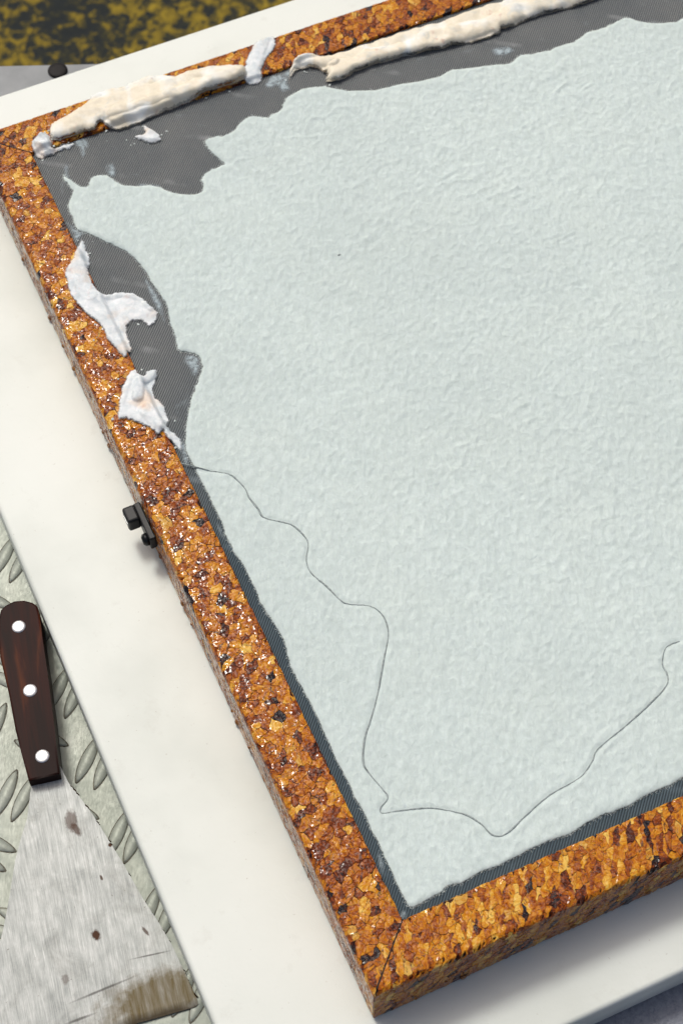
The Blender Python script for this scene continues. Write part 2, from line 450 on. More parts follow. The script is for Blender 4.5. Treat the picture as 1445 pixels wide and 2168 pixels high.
def mat_cloth():
    m = M("twill_cloth")
    ws = []
    warp = m.noise(m.co(), 30, 2)
    for rot, sc in ((math.radians(42), 150.0), (math.radians(-48), 260.0)):
        w = m.n("TexWave", wave_type='BANDS', bands_direction='X', wave_profile='SIN')
        w.inputs['Scale'].default_value = sc / 6.2832 * 1.0
        w.inputs['Distortion'].default_value = 0.35
        w.inputs['Detail'].default_value = 1.0
        w.inputs['Detail Scale'].default_value = 0.6
        m.l(m.co((8, 8, 8), (0, 0, rot)), w.inputs['Vector'])
        ws.append(w.outputs['Fac'])
    big = m.noise(m.co(), 22, 4, 0.6)
    base = m.ramp(big, [(0.3, (0.145, 0.172, 0.185)), (0.7, (0.225, 0.245, 0.245))])
    c = m.mix(m.ramp(ws[0], [(0.30, 0.0), (0.75, 1.0)]), base, (0.042, 0.050, 0.054))
    c = m.mix(m.math('MULTIPLY', ws[1], 0.25), c, (0.34, 0.33, 0.31))
    ln = m.n("TexWave", wave_type='BANDS', bands_direction='X', wave_profile='SIN')
    ln.inputs['Scale'].default_value = 0.8; ln.inputs['Distortion'].default_value = 2.5; ln.inputs['Detail Scale'].default_value = 0.5
    m.l(m.co((8, 8, 8), (0, 0, math.radians(-52))), ln.inputs['Vector'])
    c = m.mix(m.math('MULTIPLY', m.math('MULTIPLY', m.ramp(ln.outputs['Fac'], [(0.96, 0.0), (1.0, 1.0)]), m.ramp(m.noise(m.co(), 28, 3, 0.6), [(0.50, 0.0), (0.68, 1.0)])), 0.5), c, (0.40, 0.42, 0.42))
    res = m.ramp(m.noise(m.co(), 70, 6, 0.7, 0.8), [(0.60, 0.0), (0.80, 1.0)])
    c = m.mix(m.math('MULTIPLY', res, 0.35), c, (0.40, 0.47, 0.50))
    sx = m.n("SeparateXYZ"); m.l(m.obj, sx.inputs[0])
    tinted = m.ramp(m.math('ADD', sx.outputs[1], m.math('MULTIPLY', m.noise(m.co(), 12, 3), 0.12)), [(0.34, 1.0), (0.50, 0.0)])
    c = m.mix(m.math('MULTIPLY', tinted, 0.85), c, m.mix(1.0, c, (0.30, 0.44, 0.54), 'MULTIPLY'))  # cloth turns darker and bluer towards low y
    h = m.math('SUBTRACT', m.math('MULTIPLY', ws[1], 0.3), ws[0])
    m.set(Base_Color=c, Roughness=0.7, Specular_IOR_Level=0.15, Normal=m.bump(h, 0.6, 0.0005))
    return m.m


def mat_smear():
    m = M("pulp_film")
    nz = m.noise(m.co(), 210, 5, 0.7, 0.6)
    at = m.n("Attribute", attribute_name='film').outputs['Fac']
    a = m.math('MULTIPLY', m.ramp(nz, [(0.36, 0.10), (0.62, 0.85)]), at, True)
    m.set(Base_Color=(0.46, 0.56, 0.60), Roughness=0.75, Alpha=a)
    return m.m


def chip_nodes(m, tone, rnd):
    """amber cork / wood granulate colour from a per-chip tone (0..1)"""
    c = m.ramp(tone, [(0.00, (0.003, 0.003, 0.009)), (0.10, (0.016, 0.004, 0.002)), (0.24, (0.085, 0.013, 0.0015)),
                      (0.40, (0.25, 0.048, 0.0015)), (0.57, (0.46, 0.140, 0.003)), (0.78, (0.62, 0.265, 0.008)), (1.0, (0.78, 0.50, 0.10))])
    return c


def mat_chip(name="lacquered_chip", side=False):
    m = M(name)
    at = m.n("Attribute", attribute_name='tone')
    sep = m.n("SeparateColor"); m.l(at.outputs['Color'], sep.inputs[0])
    tone, rnd, ang = sep.outputs[0], sep.outputs[1], sep.outputs[2]
    # grain inside the chip, each chip with its own direction
    vr = m.n("VectorRotate", rotation_type='Z_AXIS'); m.co()
    m.l(m.obj, vr.inputs['Vector']); m.l(m.math('MULTIPLY', ang, 3.1416), vr.inputs['Angle'])
    mp = m.n("Mapping"); mp.inputs['Scale'].default_value = (900, 210, 500); m.l(vr.outputs[0], mp.inputs[0])
    g = m.noise(mp.outputs[0], 1.0, 4, 0.65, 0.5)
    b = m.noise(m.co(), 300, 5, 0.65, 1.2)
    b2 = m.noise(m.co(), 120, 3, 0.5, 0.4)
    f = m.math('ADD', tone, m.math('MULTIPLY', m.math('SUBTRACT', g, 0.5), 0.9))
    f = m.math('ADD', f, m.math('MULTIPLY', m.math('SUBTRACT', b, 0.5), 0.85))
    f = m.math('ADD', f, m.math('MULTIPLY', m.math('SUBTRACT', b2, 0.5), 0.55), True)
    c = chip_nodes(m, f, rnd)
    c = m.mix(m.math('MULTIPLY', m.math('GREATER_THAN', rnd, 0.78), 0.30), c, (0.24, 0.045, 0.003))
    # dark flecks and cracks between fibres
    fl = m.ramp(m.noise(mp.outputs[0], 0.55, 5, 0.75, 1.2), [(0.565, 0.0), (0.615, 1.0)])
    c = m.mix(m.math('MULTIPLY', fl, 0.85), c, (0.007, 0.005, 0.009))
    v = m.noise(m.co((1, 1, 1)), 520, 2, 0.5)
    v2 = m.noise(m.co((1, 1, 1)), 150, 2, 0.5)
    dim = m.ramp(v, [(0.50, 0.0), (0.72, 1.0)])
    hh = m.math('ADD', m.math('MULTIPLY', dim, 0.55), m.math('MULTIPLY', v2, 0.35))
    m.set(Base_Color=c, Roughness=0.6, Specular_IOR_Level=0.06, Coat_Weight=1.0, Coat_Roughness=0.06, Coat_IOR=1.42,
          Normal=m.bump(g, 0.25, 0.0003), Coat_Normal=m.bump(hh, 1.0, 0.0021))
    return m.m


def mat_binder():
    m = M("rail_core")
    v = m.n("TexVoronoi"); v.inputs['Scale'].default_value = 150
    m.l(m.co(), v.inputs['Vector'])
    sep = m.n("SeparateColor"); m.l(v.outputs['Color'], sep.inputs[0])
    c = chip_nodes(m, m.math('MULTIPLY', sep.outputs[0], 0.22), None)
    m.set(Base_Color=c, Roughness=0.5, Specular_IOR_Level=0.1)
    return m.m


def mat_plate():
    m = M("worn_aluminium")
    n1 = m.noise(m.co(), 55, 5, 0.65, 0.3)
    n2 = m.noise(m.co((900, 260, 400), (0, 0, 0.5)), 1.0, 3, 0.6)
    c = m.ramp(n1, [(0.3, (0.24, 0.27, 0.235)), (0.55, (0.335, 0.365, 0.32)), (0.75, (0.43, 0.46, 0.41))])
    dirt = m.ramp(m.noise(m.co(), 160, 6, 0.75, 0.6), [(0.62, 0.0), (0.76, 1.0)])
    c = m.mix(m.math('MULTIPLY', dirt, 0.5), c, (0.14, 0.11, 0.06))
    m.set(Base_Color=c, Metallic=0.25, Specular_IOR_Level=0.3, Roughness=m.ramp(n2, [(0.3, 0.42), (0.7, 0.6)]), Normal=m.bump(n2, 0.12, 0.0004))
    return m.m


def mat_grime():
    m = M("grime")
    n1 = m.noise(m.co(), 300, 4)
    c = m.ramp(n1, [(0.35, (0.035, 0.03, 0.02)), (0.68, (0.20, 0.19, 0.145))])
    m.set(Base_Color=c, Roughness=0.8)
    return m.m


def mat_bench():
    m = M("grey_painted_steel")
    n1 = m.noise(m.co(), 60, 4)
    c = m.ramp(n1, [(0.3, (0.15, 0.165, 0.175)), (0.7, (0.20, 0.215, 0.225))])
    m.set(Base_Color=c, Roughness=0.5, Metallic=0.2)
    return m.m


def mat_mat():
    m = M("grey_felt")
    n1 = m.noise(m.co((1, 1, 1)), 420, 4, 0.7)
    n2 = m.noise(m.co(), 60, 4, 0.6)
    c = m.mix(n2, m.ramp(n1, [(0.3, (0.15, 0.16, 0.19)), (0.7, (0.40, 0.42, 0.47))]), (0.27, 0.29, 0.33))
    m.set(Base_Color=c, Roughness=0.95, Specular_IOR_Level=0.1, Normal=m.bump(n1, 0.8, 0.002))
    return m.m


def mat_ground():
    m = M("lichen_ground")
    n1 = m.noise(m.co(), 62, 6, 0.68, 0.5)
    n2 = m.noise(m.co((1, 1, 1), (0, 0, 0), (7, 3, 0)), 5.5, 3)
    f = m.math('ADD', n1, m.math('MULTIPLY', m.math('SUBTRACT', n2, 0.5), 0.55))
    c = m.ramp(f, [(0.42, (0.006, 0.011, 0.012)), (0.475, (0.03, 0.030, 0.008)), (0.54, (0.18, 0.128, 0.006)), (0.70, (0.31, 0.225, 0.012))])
    m.set(Base_Color=c, Roughness=0.9, Normal=m.bump(n1, 0.6, 0.006))
    return m.m


def mat_rosewood():
    m = M("rosewood")
    ax = math.radians(-11.5)
    v = m.co((260, 16, 100), (0, 0, -ax))
    g = m.noise(v, 1.0, 5, 0.65, 0.6)
    v2 = m.co((90, 9, 60), (0, 0, -ax), (4, 2, 1))
    g2 = m.noise(v2, 1.0, 3, 0.5, 0.5)
    c = m.ramp(g2, [(0.40, (0.012, 0.0015, 0.0006)), (0.56, (0.034, 0.0042, 0.0012)), (0.70, (0.15, 0.036, 0.005))])
    c = m.mix(m.ramp(g, [(0.35, 0.55), (0.65, 0.0)]), c, (0.006, 0.002, 0.0015))
    m.set(Base_Color=c, Roughness=0.45, Specular_IOR_Level=0.08, Normal=m.bump(g, 0.15, 0.0003))
    return m.m


def mat_blade():
    m = M("brushed_steel")
    ax = math.radians(-10.0)
    v = m.co((2100, 60, 300), (0, 0, -ax))
    g = m.noise(v, 1.0, 4, 0.7, 0.3)
    v2 = m.co((420, 30, 300), (0, 0, -ax), (1, 5, 2))
    g2 = m.noise(v2, 1.0, 4, 0.6, 0.4)
    cl = m.noise(m.co(), 75, 4, 0.6, 0.5)
    c = m.ramp(m.math('ADD', m.math('MULTIPLY', g, 0.5), m.math('ADD', m.math('MULTIPLY', g2, 0.25), m.math('MULTIPLY', cl, 0.25))),
               [(0.36, (0.25, 0.27, 0.26)), (0.5, (0.42, 0.445, 0.43)), (0.64, (0.64, 0.665, 0.645))])
    dk = m.ramp(m.noise(m.co((1, 1, 1), (0, 0, 0), (5, 5, 1)), 38, 6, 0.72, 0.7), [(0.52, 0.0), (0.72, 1.0)])
    c = m.mix(m.math('MULTIPLY', dk, 0.45), c, (0.19, 0.195, 0.175))
    pk = m.ramp(m.noise(m.co((1, 1, 1), (0, 0, 0), (2, 8, 1)), 330, 3, 0.6), [(0.70, 0.0), (0.76, 1.0)])
    c = m.mix(m.math('MULTIPLY', pk, 0.7), c, (0.07, 0.05, 0.03))
    # rust stains and scratches, as they sit on the blade
    brown = m.spot(-0.145, 0.0385, 0.036, 0.0155, 0.6, 130, 0.3, math.radians(-5))
    c = m.mix(m.math('MULTIPLY', brown, m.ramp(g2, [(0.3, 1.0), (0.75, 0.62)])), c, (0.100, 0.070, 0.016))
    edge = m.spot(-0.150, 0.0265, 0.040, 0.0055, 0.4, 150, 0.4, math.radians(-9))
    c = m.mix(m.math('MULTIPLY', edge, 0.92), c, (0.030, 0.021, 0.008))
    for (x, y, rx, ry, k, rot) in ((-0.1681, 0.0912, 0.0024, 0.0034, 1.0, 0.0), (-0.1564, 0.1665, 0.0038, 0.0065, 0.7, -0.3), (-0.1555, 0.160, 0.002, 0.005, 0.8, 0.2),
                                   (-0.1392, 0.1415, 0.0012, 0.0012, 1.0, 0), (-0.152, 0.124, 0.0008, 0.0018, 0.9, 0), (-0.139, 0.081, 0.001, 0.0035, 0.8, 0.3), (-0.1955, 0.073, 0.0022, 0.003, 0.5, 0)):
        sp = m.spot(x, y, rx, ry, 0.55, 420, 0.25, rot)
        c = m.mix(m.math('MULTIPLY', sp, k), c, (0.050, 0.018, 0.006))
    for (x, y, rx, ry, rot) in ((-0.176, 0.058, 0.017, 0.0007, -0.02), (-0.142, 0.066, 0.010, 0.0005, -0.2), (-0.196, 0.047, 0.008, 0.0008, -0.05)):
        sp = m.spot(x, y, rx, ry, 0.5, 300, 0.5, rot)
        c = m.mix(m.math('MULTIPLY', sp, 0.75), c, (0.06, 0.055, 0.05))
    m.set(Base_Color=c, Metallic=0.3, Specular_IOR_Level=0.3, Roughness=0.5, Normal=m.bump(g, 0.25, 0.0003))
    return m.m


def simple(name, c, rough=0.5, metal=0.0, coat=0.0, nscale=0, var=0.25, bump=0.0, spec=0.5):
    m = M(name)
    if nscale:
        n = m.noise(m.co(), nscale, 4, 0.6)
        col = m.ramp(n, [(0.3, tuple(x * (1 - var) for x in c)), (0.7, tuple(min(1, x * (1 + var)) for x in c))])
        m.set(Base_Color=col)
        if bump: m.set(Normal=m.bump(n, bump, 0.0006))
    else:
        m.set(Base_Color=c)
    m.set(Roughness=rough, Metallic=metal, Coat_Weight=coat, Specular_IOR_Level=spec)
    return m.m


MT = dict(board=mat_white_board(),
          pulp=mat_pulp("paper_pulp", (0.55, 0.645, 0.63), (0.67, 0.77, 0.75)),
          scrap_white=mat_pulp("wet_white_pulp", (0.60, 0.68, 0.71), (0.84, 0.87, 0.88), cream=((0.74, 0.62, 0.50), 0.54, 0.74), wet=True),
          scrap_cream=mat_pulp("cream_pulp", (0.74, 0.68, 0.53), (0.86, 0.81, 0.67), cream=((0.84, 0.88, 0.86), 0.50, 0.68), wet=True),
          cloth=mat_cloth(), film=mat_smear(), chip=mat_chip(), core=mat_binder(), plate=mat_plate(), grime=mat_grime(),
          bench=mat_bench(), mat=mat_mat(), ground=mat_ground(), wood=mat_rosewood(), blade=mat_blade(),
          fibre=simple("pulp_fibre", (0.64, 0.71, 0.69), 0.9, nscale=300, var=0.12, spec=0.1),
          rust=simple("rust_crust", (0.035, 0.018, 0.008), 0.9, nscale=500, var=0.5, spec=0.1),
          edge=simple("blade_edge_shadow", (0.05, 0.05, 0.045), 0.6, 0.2, nscale=300, var=0.5),
          rivet=simple("rivet_aluminium", (0.80, 0.81, 0.80), 0.36, 0.75, nscale=700, var=0.12, bump=0.15),
          black=simple("black_enamel", (0.006, 0.008, 0.010), 0.4, 0.0, 0.0, nscale=400, var=0.5, spec=0.25),
          rubber=simple("black_rubber", (0.008, 0.007, 0.007), 0.6, nscale=300, var=0.3, spec=0.2),
          crack_tone=simple("crack_shade_and_speck", (0.30, 0.345, 0.345), 0.9, nscale=500, var=0.35, spec=0.1),
          resin=simple("amber_varnish", (0.25, 0.09, 0.008), 0.12, 0.0, 1.0, nscale=200, var=0.4),
          steel=simple("bright_steel", (0.55, 0.56, 0.56), 0.25, 0.9, nscale=300, var=0.1))

# ------------------------------------------------------------------ ground, bench, plate, mat, board
ZG = -0.86
g = link("ground", mesh_from("ground", [(-60, -60, ZG), (60, -60, ZG), (60, 60, ZG), (-60, 60, ZG)], [(0, 1, 2, 3)], False), MT['ground'])
tag(g, kind='structure')

bench = empty("steel_bench", (0.25, 0.25, ZG))
tag(bench, "grey painted steel bench top with a round black plug, under the tread plate and board", "bench")
e1 = Vector((0.9195, -0.3930, 0)); e2 = Vector((0.3930, 0.9195, 0))
P0 = Vector((0.0216, 0.8389, 0))          # point on the far edge of the bench
bm = bmesh.new()
c = [P0 - e1 * 0.75, P0 + e1 * 0.80, P0 + e1 * 0.80 - e2 * 1.35, P0 - e1 * 0.75 - e2 * 1.35]
vb = [bm.verts.new((p.x, p.y, ZBENCH)) for p in c]
f = bm.faces.new(vb)
r = bmesh.ops.extrude_face_region(bm, geom=[f])
for v in r['geom']:
    if isinstance(v, bmesh.types.BMVert): v.co.z = ZBENCH - 0.03
bmesh.ops.bevel(bm, geom=list(bm.edges), offset=0.003, segments=3, affect='EDGES')
link("bench_top", bm_mesh("bench_top", bm), MT['bench'], bench)
for a, b in ((-0.70, -0.06), (0.74, -0.06), (0.74, -1.29), (-0.70, -1.29)):
    p = P0 + e1 * a + e2 * b
    link("leg", bm_mesh("leg", box_bm(p.x - 0.02, p.x + 0.02, p.y - 0.02, p.y + 0.02, ZG, ZBENCH - 0.03, 0.002, 1)), MT['bench'], bench)
V = []; F = []
rings = [(0.0083, 0.0), (0.0083, 0.0012), (0.0076, 0.0018), (0.0050, 0.0021), (0.0025, 0.0022), (0.0, 0.0022)]
for rr, zz in rings:
    for k in range(28):
        a = 2 * math.pi * k / 28
        V.append((0.0632 + rr * math.cos(a), 0.8102 + rr * math.sin(a), ZBENCH + zz + 0.0001))
for i in range(len(rings) - 1):
    for k in range(28):
        F.append((i * 28 + k, i * 28 + (k + 1) % 28, (i + 1) * 28 + (k + 1) % 28, (i + 1) * 28 + k))
link("plug", mesh_from("plug", V, F), MT['rubber'], bench)

plate = empty("tread_plate", (-0.15, 0.2, ZP))
tag(plate, "worn aluminium tread plate with raised paired bars, under the putty knife", "metal plate")
link("plate_sheet", bm_mesh("plate_sheet", box_bm(-0.42, 0.03, -0.16, 0.70, ZBENCH + 0.0003, ZP, 0.0006, 1)), MT['plate'], plate)


def bar_mesh():
    # lens-shaped raised bar, 34 mm long, flat-topped with sloping flanks
    n = 13; Lh = 0.0172; wm = 0.0041
    V = []; F = []
    for i in range(n):
        t = -1 + 2 * i / (n - 1)
        w = wm * (1 - t * t) ** 0.8 + 0.0002
        h = 0.0007 * min(1, (1 - abs(t)) * 6 + 0.02)
        wt = max(w - 0.0005, w * 0.6)
        for (y, z) in ((-w, -0.0004), (-w, 0.00005), (-wt, h), (wt, h), (w, 0.00005), (w, -0.0004)):
            V.append((t * Lh, y, z))
    for i in range(n - 1):
        for k in range(5):
            F.append((i * 6 + k, (i + 1) * 6 + k, (i + 1) * 6 + k + 1, i * 6 + k + 1))
    F += [(0, 1, 2, 3, 4, 5), tuple(reversed([(n - 1) * 6 + k for k in range(6)]))]
    bm = bmesh.new(); bm.from_mesh(mesh_from("raised_bar", V, F))
    me = bm_mesh("raised_bar", bm)
    # grimy seam round the foot of the bar
    me.materials.append(MT['plate']); me.materials.append(MT['grime'])
    return me


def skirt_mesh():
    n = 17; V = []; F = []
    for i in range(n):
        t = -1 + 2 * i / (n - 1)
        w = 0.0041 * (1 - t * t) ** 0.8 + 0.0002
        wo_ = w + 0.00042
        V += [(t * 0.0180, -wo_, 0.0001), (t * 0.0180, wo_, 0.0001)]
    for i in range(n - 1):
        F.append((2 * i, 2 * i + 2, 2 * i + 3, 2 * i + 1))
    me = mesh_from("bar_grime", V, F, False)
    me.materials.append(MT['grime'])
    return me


BAR = bar_mesh(); GRIME = skirt_mesh()
LATT = 0.0569
far = bmesh.new()
for i in range(-5, 3):
    for j in range(-6, 9):
        for kind in (0, 1):
            cx = -0.127 + LATT * i - (0.0285 if kind else 0)
            cy = 0.2046 + LATT * j - (0.0285 if kind else 0)
            ang = math.radians(46 if not kind else -49)
            for sgn in (-1, 1):
                ox = math.cos(ang + math.pi / 2) * 0.0062 * sgn; oy = math.sin(ang + math.pi / 2) * 0.0062 * sgn
                x = cx + ox + random.uniform(-.0006, .0006); y = cy + oy + random.uniform(-.0006, .0006)
                if not (-0.40 < x < 0.012 and -0.14 < y < 0.68): continue
                mtx = Matrix.Translation((x, y, ZP)) @ Matrix.Rotation(ang + random.uniform(-.03, .03), 4, 'Z')
                near_view = (-0.27 < x < -0.105 and -0.02 < y < 0.43)
                if near_view:
                    o = link("raised_bar", BAR, None, plate)
                    o.matrix_basis = mtx
                    q = link("bar_grime", GRIME, None, o)
                else:
                    t = bmesh.new(); t.from_mesh(BAR); bmesh.ops.transform(t, matrix=mtx, verts=t.verts); add_bm(far, t)
fo = link("raised_bar", bm_mesh("raised_bar_rest", far), MT['plate'], plate)
fo['kind'] = 'stuff'

mt_ = link("felt_mat", bm_mesh("felt_mat", box_bm(0.034, 0.98, -0.62, 0.70, ZBENCH + 0.0003, ZP, 0.0015, 2), True), MT['mat'])
tag(mt_, "grey grainy felt mat sticking out below the white board's lower edge", "mat")

bm = box_bm(-0.1232, 0.80, -0.0865, 0.7705, ZB - BT, ZB, 0.0035, 5)
board = link("backing_board", bm_mesh("backing_board", bm, True), MT['board'])
tag(board, "thick smooth white board with rounded edges lying under the amber frame", "board")

# ------------------------------------------------------------------ the frame
frame = empty("screen_frame", (0, 0, ZB))
tag(frame, "glossy amber chip-board frame stretched with grey twill cloth", "frame")
R_IN, R_OUT = 0.0016, 0.0042


def prof(v):
    """unrolled cross-section: v<0 inner face, 0..W top, >W outer face -> (d, z)"""
    v = np.asarray(v, float)
    d = np.clip(v, 0, W); z = np.where(v < 0, v, np.where(v > W, -(v - W), 0.0))
    for c, r, p0, p1, p2 in ((0.0, R_IN, (0, -R_IN), (0, 0), (R_IN, 0)), (W, R_OUT, (W - R_OUT, 0), (W, 0), (W, -R_OUT))):
        t = np.clip((v - c + r) / (2 * r), 0, 1); m = np.abs(v - c) < r
        bd = (1 - t) ** 2 * p0[0] + 2 * t * (1 - t) * p1[0] + t * t * p2[0]
        bz = (1 - t) ** 2 * p0[1] + 2 * t * (1 - t) * p1[1] + t * t * p2[1]
        d = np.where(m, bd, d); z = np.where(m, bz, z)
    return d, z


def rail_point(cfg, u, v, h):
    O, U, D, Ln = cfg
    d, z = prof(v)
    d1, z1 = prof(v - 1e-4); d2, z2 = prof(v + 1e-4)
    nd, nz = -(z2 - z1), (d2 - d1)
    ln = np.hypot(nd, nz) + 1e-12
    d = d + nd / ln * h; z = z + nz / ln * h
    u = np.asarray(u, float)
    return np.stack([O[0] + u * U[0] + d * D[0], O[1] + u * U[1] + d * D[1], z], -1)


def clip_poly(P, n, c):
    """keep the side where P.n <= c"""
    out = []
    k = len(P)
    s = [p[0] * n[0] + p[1] * n[1] - c for p in P]
    for i in range(k):
        a, b = P[i], P[(i + 1) % k]; sa, sb = s[i], s[(i + 1) % k]
        if sa <= 0: out.append(a)
        if (sa < 0 < sb) or (sb < 0 < sa):
            t = sa / (sa - sb)
            out.append((a[0] + (b[0] - a[0]) * t, a[1] + (b[1] - a[1]) * t))
    return out


def voronoi_cells(u0, u1, v0, v1, cell, aniso, seed, shear=0.0):
    """irregular granules filling a strip; aniso>1 stretches them across the rail (v)"""
    rng = np.random.default_rng(seed)
    area = (u1 - u0) * (v1 - v0)
    n = int(area / cell)
    pts = []
    sx = 1.0; sy = 1.0 / aniso
    # uneven density: clusters of small and large granules
    while len(pts) < n:
        p = (rng.uniform(u0, u1), rng.uniform(v0, v1))
        k = 0.5 + 0.9 * float(perlin(np.array([p[0] * 70]), np.array([p[1] * 70]), seed)[0])
        mind = math.sqrt(cell) * (0.42 + 0.40 * max(0, min(1, k)))
        ok = True
        for q in pts[-4000:]:
            if abs(q[0] - p[0]) < mind and (q[0] - p[0]) ** 2 + ((q[1] - p[1]) * sy) ** 2 < (mind * 0.8) ** 2:
                ok = False; break
        if ok or rng.random() < 0.03: pts.append(p)
    A = np.array(pts) * [sx, sy]
    A[:, 0] += shear * A[:, 1] / sy
    cells = []
    for i in range(n):
        dd = ((A - A[i]) ** 2).sum(1)
        idx = np.argpartition(dd, min(26, n - 1))[:27]
        idx = idx[np.argsort(dd[idx])]
        P = [(u + shear * v, v * sy) for u, v in ((u0, v0), (u1, v0), (u1, v1), (u0, v1))]
        for j in idx:
            if j == i: continue
            nrm = A[j] - A[i]; mid = (A[j] + A[i]) / 2
            P = clip_poly(P, nrm, float(nrm @ mid))
            if len(P) < 3: break
        if len(P) >= 3:
            cells.append([(p[0] - shear * p[1] / sy, p[1] / sy) for p in P])
    return cells


def warp(u, v, seed):
    a = 0.0017
    return (u + a * perlin(u * 260, v * 260, seed) + a * 0.6 * perlin(u * 700, v * 620, seed + 3),
            v + a * perlin(u * 260, v * 260, seed + 7) + a * 0.6 * perlin(u * 700, v * 620, seed + 11))


def poly_area(P):
    P = np.asarray(P)
    return 0.5 * abs(np.sum(P[:, 0] * np.roll(P[:, 1], -1) - P[:, 1] * np.roll(P[:, 0], -1)))


def chip_geometry(cfg, cell, seed, rng, Ln):
    """-> verts, faces for one granule, or None when it is clipped away"""
    P = cell
    cv = np.mean([p[1] for p in P])
    P = clip_poly(P, (-1, 0), W); P = clip_poly(P, (1, 0), Ln + W) if len(P) > 2 else P
    if len(P) < 3: return None
    if cv > 0:
        P = clip_poly(P, (-1, -1), -0.00045)
        if len(P) > 2: P = clip_poly(P, (1, -1), Ln - 0.00045)
    else:
        P = clip_poly(P, (-1, 0), 0.0)
        if len(P) > 2: P = clip_poly(P, (1, 0), Ln)
    if len(P) < 3 or poly_area(P) < 1.0e-6: return None
    Q = []
    for i in range(len(P)):
        a, b = np.array(P[i]), np.array(P[(i + 1) % len(P)])
        k = max(1, int(math.ceil(np.linalg.norm(b - a) / 0.0022)))
        for t in range(k): Q.append(a + (b - a) * t / k)
    Q = np.array(Q)
    w = np.array(warp(Q[:, 0], Q[:, 1], seed)).T
    # keep straight along the mitre and the strip ends
    lim = np.minimum(np.minimum(Q[:, 0] + np.clip(Q[:, 1], 0, W), Ln + np.clip(Q[:, 1], 0, W) - Q[:, 0]) / 0.0015, 1.0)
    Q = Q + (w - Q) * np.clip(lim, 0, 1)[:, None]
    if len(Q) < 3: return None
    c = Q.mean(0)
    span = np.abs(Q - c).max()
    inset = 0.00008 + 0.00042 * rng.random() ** 2
    Q = c + (Q - c) * (1 - min(0.25, inset / max(span, 1e-4)))
    h0 = rng.normal(0, 0.00005); tx, ty = rng.normal(0, 0.012, 2)
    hq = h0 + (Q[:, 0] - c[0]) * tx + (Q[:, 1] - c[1]) * ty
    n = len(Q)
    top = rail_point(cfg, Q[:, 0], Q[:, 1], hq)
    low = rail_point(cfg, Q[:, 0], Q[:, 1], np.full(n, -0.0006))
    cen = rail_point(cfg, c[0:1], c[1:2], np.array([h0 + 0.00004]))
    Vv = np.vstack([top, low, cen])
    Ff = [(i, (i + 1) % n, 2 * n) for i in range(n)] + [(i, n + i, n + (i + 1) % n, (i + 1) % n) for i in range(n)]
    return Vv, Ff, c, poly_area(Q)


TONES = ((0.045, 0.00, 0.10), (0.13, 0.22, 0.36), (0.31, 0.38, 0.52), (0.32, 0.50, 0.66), (0.13, 0.64, 0.78), (0.065, 0.78, 0.94))


def pick_tone(rng):
    x = rng.random(); a = 0
    for p, lo, hi in TONES:
        a += p
        if x < a: return rng.uniform(lo, hi)
    return 0.5


def set_tone(me, tones):
    at = me.attributes.new('tone', 'FLOAT_COLOR', 'POINT')
    at.data.foreach_set('color', np.asarray(tones, np.float32).ravel())


def cam_px(P):
    """rough size weight of a point on the frame as the camera sees it (in-frame test)"""
    R = np.array(cam.rotation_euler.to_matrix())
    q = (np.asarray(P) - np.array(cam.location)) @ R
    f = 3966.2
    return np.stack([722.5 + f * q[..., 0] / -q[..., 2], 1084 - f * q[..., 1] / -q[..., 2]], -1)


ALL = []
RAILS = []
for name, cfg, v0, v1, cell, an, seed, sh_ in (
        ("frame_rail", ((0, 0), (0, 1), (-1, 0), L), -0.003, W + 0.0445, 3.4e-5, 1.15, 11, 0.3),
        ("frame_rail", ((0, 0), (1, 0), (0, -1), WX), -0.003, W + 0.0445, 3.3e-5, 2.3, 23, 0.42),
        ("frame_rail", ((0, L), (1, 0), (0, 1), WX), -0.003, W + 0.008, 2.6e-5, 1.5, 37, -0.4),
        ("frame_rail", ((WX, 0), (0, 1), (1, 0), L), -0.003, W + 0.006, 6.0e-5, 1.3, 41, 0.0)):
    O, U, D, Ln = cfg
    flip = (U[0] * D[1] - U[1] * D[0]) < 0
    # core
    vv = np.concatenate([[-0.0440], np.linspace(-R_IN, R_IN, 5), np.linspace(W - R_OUT, W + R_OUT, 7), [W + 0.0440]])
    dd, zz = prof(vv)
    pr = [rail_point(cfg, np.array([0.0]), np.array([v]), np.array([-0.0005]))[0] for v in vv]
    V = []; k = len(vv)
    for end in (0, 1):
        for i in range(k):
            d_, z_ = prof(vv[i])
            off = np.array(pr[i])
            dv = (off[0] - O[0]) * D[0] + (off[1] - O[1]) * D[1]
            u = (-dv + 0.0003) if not end else (Ln + dv - 0.0003)
            V.append((O[0] + u * U[0] + dv * D[0], O[1] + u * U[1] + dv * D[1], off[2]))
    F = [(i, i + 1, k + i + 1, k + i) for i in range(k - 1)] + [(k - 1, 0, k, 2 * k - 1)] + [tuple(range(k)), tuple(range(2 * k - 1, k - 1, -1))]
    bm = bmesh.new(); bm.from_mesh(mesh_from("core", V, F, False))
    rail = link(name, bm_mesh(name, bm), MT['core'], frame)
    RAILS.append(rail)
    rng = np.random.default_rng(seed)
    chips = []
    for cl in voronoi_cells(-W - 0.002, Ln + W + 0.002, v0, v1, cell, an, seed, sh_):
        r = chip_geometry(cfg, cl, seed, rng, Ln)
        if r is None: continue
        Vv, Ff, c, ar = r
        if flip: Ff = [tuple(reversed(f)) for f in Ff]
        px = cam_px(Vv[-1])
        vis = 5 < px[0] < 1440 and 5 < px[1] < 2163 and -0.001 < c[1] < W and seed != 41
        tn = pick_tone(rng)
        if seed == 23 and tn > 0.3: tn = min(1.0, tn + 0.05 + 0.10 * rng.random() ** 2)
        chips.append((ar if vis else 0.0, Vv, Ff, (tn, rng.random(), rng.random())))
    ALL.append((rail, chips))
